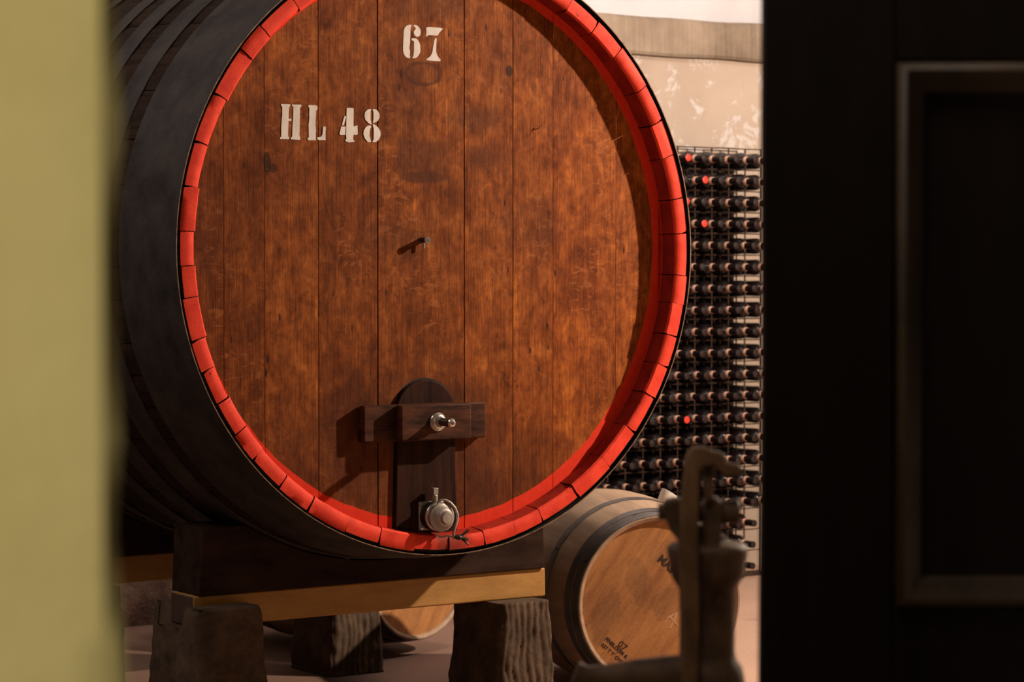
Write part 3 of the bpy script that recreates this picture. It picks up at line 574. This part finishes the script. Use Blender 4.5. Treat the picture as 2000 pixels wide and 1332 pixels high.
def barrel(X, Y, ang, label, bung=None, marks=False, stains=(), r0=0.311, rb=0.365, L=0.95):
    t = thing('oak_barrel', label, 'barrel', (X, Y, 0), math.radians(ang)); zc = rb + 0.009
    def r(w): return r0 + (rb - r0) * (1 - ((w - L / 2) / (L / 2)) ** 2)
    st = MB(); N = 28; aa = [0.2]; ws = [random.uniform(0.7, 1.3) for _ in range(N)]; S = sum(ws)
    for q in ws: aa.append(aa[-1] + q / S * 2 * math.pi)
    stn = [0.0] + [L * k / 12 for k in range(1, 12)] + [L]
    for a0, a1 in zip(aa[:-1], aa[1:]):
        rows = []
        for w in stn: rows.append([st.vert(((r(w) - (0.0012 if k in (0, 4) else 0)) * math.cos(a0 + (a1 - a0) * k / 4), w, zc + (r(w) - (0.0012 if k in (0, 4) else 0)) * math.sin(a0 + (a1 - a0) * k / 4))) for k in range(5)])
        for i in range(len(stn) - 1):
            for k in range(4): st.face([rows[i][k], rows[i + 1][k], rows[i + 1][k + 1], rows[i][k + 1]])
    for w, s_ in ((0, 1), (L, -1)):
        st.lathe([(r0, w), (r0 - 0.004, w - 0.001 * s_), (r0 - 0.016, w + 0.004 * s_), (r0 - 0.020, w + 0.030 * s_)], (0, 0, zc), (0, 1, 0), 72, cap=False)
    st.build('stave_body', M['oak'], t)
    for w, s_ in ((0.014, 1), (L - 0.014, -1)):
        hb = MB(); rh = r0 - 0.018; ks = [-1, -0.58, -0.27, 0.06, 0.40, 0.72, 1]; rot = math.radians(-52 if s_ == 1 else 0)
        mm = Matrix.Translation((0, 0, zc)) @ Matrix.Rotation(rot, 4, 'Y')
        for a, b_ in zip(ks[:-1], ks[1:]):
            a *= rh; b_ *= rh; a += 0.0002; b_ -= 0.0002; zs_ = [a + (b_ - a) * k / 8 for k in range(9)]
            po = [(-math.sqrt(max(rh * rh - z * z, 0)), z) for z in zs_] + [(math.sqrt(max(rh * rh - z * z, 0)), z) for z in reversed(zs_)]
            po = [p for k, p in enumerate(po) if k == 0 or (Vector(p) - Vector(po[k - 1])).length > 1e-5]
            hb.prism(po, min(w, w + 0.018 * s_), max(w, w + 0.018 * s_), mm)
        hb.build('head', head_mat('barrel_head_oak', [(sx, sz + zc, *rest) for sx, sz, *rest in stains]), t, smooth=0)
    for a, b_ in ((0.004, 0.050), (0.058, 0.098), (0.235, 0.275)):
        for m_ in (0, 1):
            w0, w1 = (a, b_) if not m_ else (L - b_, L - a)
            h = MB().lathe([(r(w0) + .0002, w0), (r(w0) + 0.002, w0), (r((w0 + w1) / 2) + 0.0022, (w0 + w1) / 2), (r(w1) + 0.002, w1), (r(w1) + .0002, w1)], (0, 0, zc), (0, 1, 0), 96, cap=False).build('hoop', M['galv'], t)
            an = math.radians(150); wm = (w0 + w1) / 2
            MB().lathe([(0.005, 0), (0.004, 0.002), (0.0001, 0.003)], ((r(wm) + 0.002) * math.cos(an), wm, zc + (r(wm) + 0.002) * math.sin(an)), (math.cos(an), 0, math.sin(an)), 10).build('rivet', M['iron'], h)
    if bung is not None:
        a = math.radians(90 - bung); d = Vector((math.cos(a), 0, math.sin(a))); MB().lathe([(0.022, -0.02), (0.026, 0.0), (0.034, 0.048), (0.033, 0.052), (0.0001, 0.052)], (rb * d.x, L / 2, zc + rb * d.z), d, 28).build('bung', M['silicone'], t)
    if marks:
        def T(x, z, ro): return Matrix.Translation((x, 0.0135, zc + z)) @ Matrix.Rotation(ro, 4, 'Y') @ Matrix.Rotation(math.radians(90), 4, 'X')
        R_ = math.radians(42)
        text_mesh('MAS', 0.040, T(-0.006, 0.152, R_), 'branding', M['ink'], t, 0.0016)
        text_mesh('FINBLOOM &', 0.0185, T(-0.207, -0.127, R_), 'branding', M['ink'], t, 0.0008)
        text_mesh('057 T Y  OW  4', 0.0185, T(-0.222, -0.148, R_), 'branding', M['ink'], t, 0.0006)
        text_mesh('07', 0.036, T(-0.160, -0.150, R_), 'branding', M['ink'], t, 0.0004)
        ch = MB()
        for (x0, z0, x1, z1, wd) in ((0.035, -0.060, 0.074, -0.042, 0.0016), (0.074, -0.040, 0.044, -0.098, 0.0014), (0.040, -0.052, 0.074, -0.088, 0.0016)):
            dx, dz = x1 - x0, z1 - z0; l_ = math.hypot(dx, dz); nx_, nz_ = -dz / l_ * wd, dx / l_ * wd
            ch.prism([(x0 - nx_, zc + z0 - nz_), (x1 - nx_, zc + z1 - nz_), (x1 + nx_, zc + z1 + nz_), (x0 + nx_, zc + z0 + nz_)], 0.0132, 0.0142)
        ch.build('chalk_mark', M['chalk'], t, smooth=0)
    return t
barrel(0.534, 8.70, 18, 'pale oak barrel lying behind the right stone block, head stained and stamped 07, white bung', bung=33, marks=True,
       stains=[(-0.085, 0.085, 0.040, 0.085, 0.20, 0.26), (-0.060, 0.045, 0.035, 0.060, -0.3, 0.22), (0.040, -0.005, 0.085, 0.055, 0.2, 0.30), (-0.205, -0.040, 0.045, 0.100, -0.45, 0.34), (0.06, 0.19, 0.10, 0.05, 0.3, 0.22)])
barrel(-0.372, 9.88, 50, 'oak barrel lying beneath the huge cask, only the bottom of its head showing')
# timber runner wedges keeping the small barrels off the floor
def wedge(X, Y, ang, label):
    t = MB().prism([(-0.10, 0), (0.10, 0), (0.10, 0.035), (0.0, 0.010), (-0.02, 0.007), (-0.10, 0.006)], -0.03, 0.03).build('chock', M['cradle'], loc=(X, Y, 0), rotz=math.radians(ang)); tag(t, label, 'chock')

# ------------------------------------------------------------------ wire bottle rack and its bottles
RU, RW, PU, PV, RZ = 3.890, 3.03, 0.1105, 0.1092, 0.022
NC = 14; NR_ = 20; RL = RU - NC * PU; RT = RZ + NR_ * PV
rk = thing('bottle_rack', 'rust brown wire mesh rack full of wine bottles against the back wall', 'wine rack', W(RL, RW, 0))
def wires(y, name):
    for k in range(NC + 1):
        x = k * PU; MB().box(x - 0.003, x + 0.003, y - 0.003, y + 0.003, 0.0 if k in (0, NC) else RZ, RT).build('upright_wire', M['wire'], rk, smooth=0)
    for j in range(NR_ + 1):
        z = RZ + j * PV; pts = [(k * PU / 2, y - 0.004, z + 0.003 * noise.noise(Vector((k * 0.45, j * 3.1, y * 9)))) for k in range(2 * NC + 1)]
        MB().tube(pts, 0.0032, 6).build('cross_wire', M['wire'], rk, smooth=60)
wires(0.0, 'f'); wires(0.20, 'b')
MB().box(0.0, NC * PU + 0.035, 0.262, 0.272, RZ, RT - 0.06).build('back_board', M['panel'], rk, smooth=0)
MB().box(-0.02, NC * PU + 0.15, -0.03, 0.02, 0.0, 0.016).build('foot_rail', M['wire'], rk, bevel=0.003)
def bottle_proto():
    r = 0.041
    b = MB().lathe([(0.0001, -0.150), (0.020, -0.156), (0.036, -0.158), (r, -0.150), (r, 0.028), (0.039, 0.040), (0.032, 0.052), (0.023, 0.062), (0.0168, 0.070), (0.0148, 0.085), (0.0140, 0.138), (0.0150, 0.140), (0.0150, 0.146), (0.0001, 0.147)], (0, 0, 0), OUT, 24)
    o = b.build('wine_bottle', M['glass'], smooth=40)
    c = MB().lathe([(0.0172, 0.0815), (0.0168, 0.138), (0.0172, 0.141), (0.0172, 0.1485)], (0, 0, 0), OUT, 20, cap=False).build('capsule', M['capsule'], o)
    bd = MB().lathe([(0.0168, 0.060), (0.0194, 0.062), (0.0188, 0.084), (0.0160, 0.085)], (0, 0, 0), OUT, 20, cap=False).build('capsule_band', M['band'], o)
    tp = MB().lathe([(0.0172, 0.1485), (0.0130, 0.150), (0.0001, 0.1505)], (0, 0, 0), OUT, 20, cap=False).build('capsule_top', M['captop'], o)
    return o
ordn = ['topmost', 'second', 'third', 'fourth', 'fifth', 'sixth', 'seventh', 'eighth', 'ninth', 'tenth', 'eleventh', 'twelfth', 'thirteenth', 'fourteenth', 'fifteenth', 'sixteenth', 'seventeenth', 'eighteenth', 'nineteenth', 'twentieth']
proto = bottle_proto(); first = True
band2 = bpy.data.materials['capsule_pink'].copy(); band2.name = 'capsule_tan'
for nd in band2.node_tree.nodes:
    if nd.type == 'VALTORGB':
        for el, c in zip(nd.color_ramp.elements, ((0.62, 0.33, 0.22, 1), (0.80, 0.47, 0.33, 1))): el.color = c
REDS = {(0, 5), (1, 4), (2, 5), (3, 4), (12, 5)}
def hidden_by_cask(u, w, z):
    p = W(u, w, z); c = Vector((0, 0, CAM_H)); d = p - c; n = Vector((-ST, CT, 0)); t = n.dot(W(0, 0) - Vector((0, 0, 0))) / n.dot(d); q = c + d * t
    r = q - Vector((OX, OY, 0)); uu = r.x * CT + r.y * ST; return math.hypot(uu, q.z - CZ) < 0.985
red_cap_mesh = None; cnt = 0
for row in range(NR_):
    for col in range(NC):
        if col == 0 and row >= 17: continue
        if row >= 16 and col > 6: continue
        u = RU - (col + 0.5) * PU; z = RT - (row + 1) * PV + 0.041 + 0.0045
        if hidden_by_cask(u + 0.02, RW - 0.15, z): continue
        isred = (row, col) in REDS
        if first: o = proto; first = False; kids = list(o.children)
        else:
            o = proto.copy(); C.objects.link(o); kids = []
            for ch in protokids: k2 = ch.copy(); C.objects.link(k2); k2.parent = o; kids.append(k2)
        protokids = protokids if 'protokids' in globals() else kids
        o.location = W(u + random.uniform(-0.006, 0.006), RW + random.uniform(-0.012, 0.012), z + 0.001); o.rotation_euler = (0, random.uniform(-3, 3), TH + math.radians(random.uniform(-1.5, 1.5)))
        tag(o, '%s wine bottle, %s row of the rack, %s' % ('red-topped' if isred else 'dark', ordn[row], 'outermost at the right end' if col == (1 if row >= 17 else 0) else ordn[col - (1 if row >= 17 else 0)] + ' from the right end'), 'wine bottle', 'wine bottles lying in the wire rack')
        for k2 in kids:
            if k2.name.startswith('capsule_top') and isred:
                k2.data = k2.data.copy(); k2.data.materials.clear(); k2.data.materials.append(M['redtop']); k2['label'] = 'red capsule top'
            if k2.name.startswith('capsule_band') and (random.random() < 0.4 or col == 1 and row < 6):
                k2.data = k2.data.copy(); k2.data.materials.clear(); k2.data.materials.append(band2)
        cnt += 1
print('bottles', cnt)

# ------------------------------------------------------------------ cast-iron hand pump in the foreground, out of focus
PX0, PY0 = 0.278, 3.5
pm = thing('hand_pump', 'rusty dark cast-iron hand pump blurred in the foreground beside the dark door', 'hand pump', (PX0, PY0, 0), 0)
def pp(cx, cy): return ((1080 + cx / 2.764 - 1000) / F_PX * PY0 - PX0, CAM_H - (850 + cy / 2.764 - 540) / F_PX * PY0)
def xc(a, b): return (pp(a, 0)[0] + pp(b, 0)[0]) / 2, (pp(b, 0)[0] - pp(a, 0)[0]) / 2
def pz(cy): return pp(0, cy)[1]
cxm, _ = xc(682, 990)
prof = []
for (hwid, y) in ((98, 540), (104, 566), (150, 578), (196, 588), (216, 604), (220, 628), (212, 665), (206, 700), (204, 735), (190, 775), (166, 812), (153, 835), (150, 1000), (150, 1180), (160, 1215), (192, 1260), (205, 1332)): prof.append((hwid / 2.764 / F_PX * PY0, pz(y)))
prof = prof + [(0.056, 0.90), (0.045, 0.86), (0.045, 0.30), (0.055, 0.22), (0.09, 0.10), (0.13, 0.03), (0.13, 0.0)]
MB().lathe(list(reversed(prof)), (cxm, 0, 0), (0, 0, 1), 40).build('pump_barrel', M['castiron'], pm, smooth=60)
def ext(poly, y0, y1, name, mat, bev=0.004, par=None): return MB().prism([pp(*p) for p in poly], y0, y1).build(name, M[mat], par or pm, bevel=bev, bseg=3, smooth=50)
lever = ext([(686, 1400), (680, 900), (664, 600), (672, 360), (690, 200), (700, 110), (716, 66), (752, 44), (800, 46), (840, 66), (890, 74), (908, 96), (918, 132), (985, 138), (1000, 168), (990, 202), (905, 206), (880, 178), (846, 152), (800, 148), (778, 172), (770, 330), (768, 600), (772, 900), (770, 1400)], -0.072, -0.050, 'lever', 'castiron_rust', 0.005)
ext([(800, 100), (850, 100), (858, 200), (846, 340), (806, 345), (800, 220)], -0.060, -0.040, 'lever_link', 'castiron', 0.005)
ext([(600, 338), (650, 326), (700, 336), (720, 380), (720, 640), (690, 650), (668, 560), (630, 510), (604, 440), (562, 408), (560, 380), (590, 366)], -0.050, -0.015, 'pivot_lug', 'castiron', 0.008)
ext([(800, 352), (822, 326), (862, 318), (896, 340), (902, 400), (895, 560), (885, 640), (800, 640)], -0.050, -0.015, 'pivot_lug', 'castiron', 0.008)
ext([(690, 480), (900, 480), (900, 720), (690, 720)], -0.022, 0.022, 'pump_neck', 'castiron', 0.008)
bx, bz = pp(900, 405); MB().lathe([(0.012, -0.09), (0.012, 0.0), (0.018, 0.002), (0.018, 0.024), (0.014, 0.027)], (bx, -0.03, bz), (1, 0, 0), 12).build('pivot_bolt', M['castiron'], pm)
sp = [pp(120, 1285), pp(180, 1310), pp(300, 1310), pp(450, 1300), pp(600, 1290), pp(720, 1290), pp(800, 1290)]
MB().tube([(x, -0.010, z) for x, z in sp], [0.018, 0.017, 0.020, 0.024, 0.026, 0.028, 0.030], 18).build('spout', M['castiron'], pm, smooth=60)
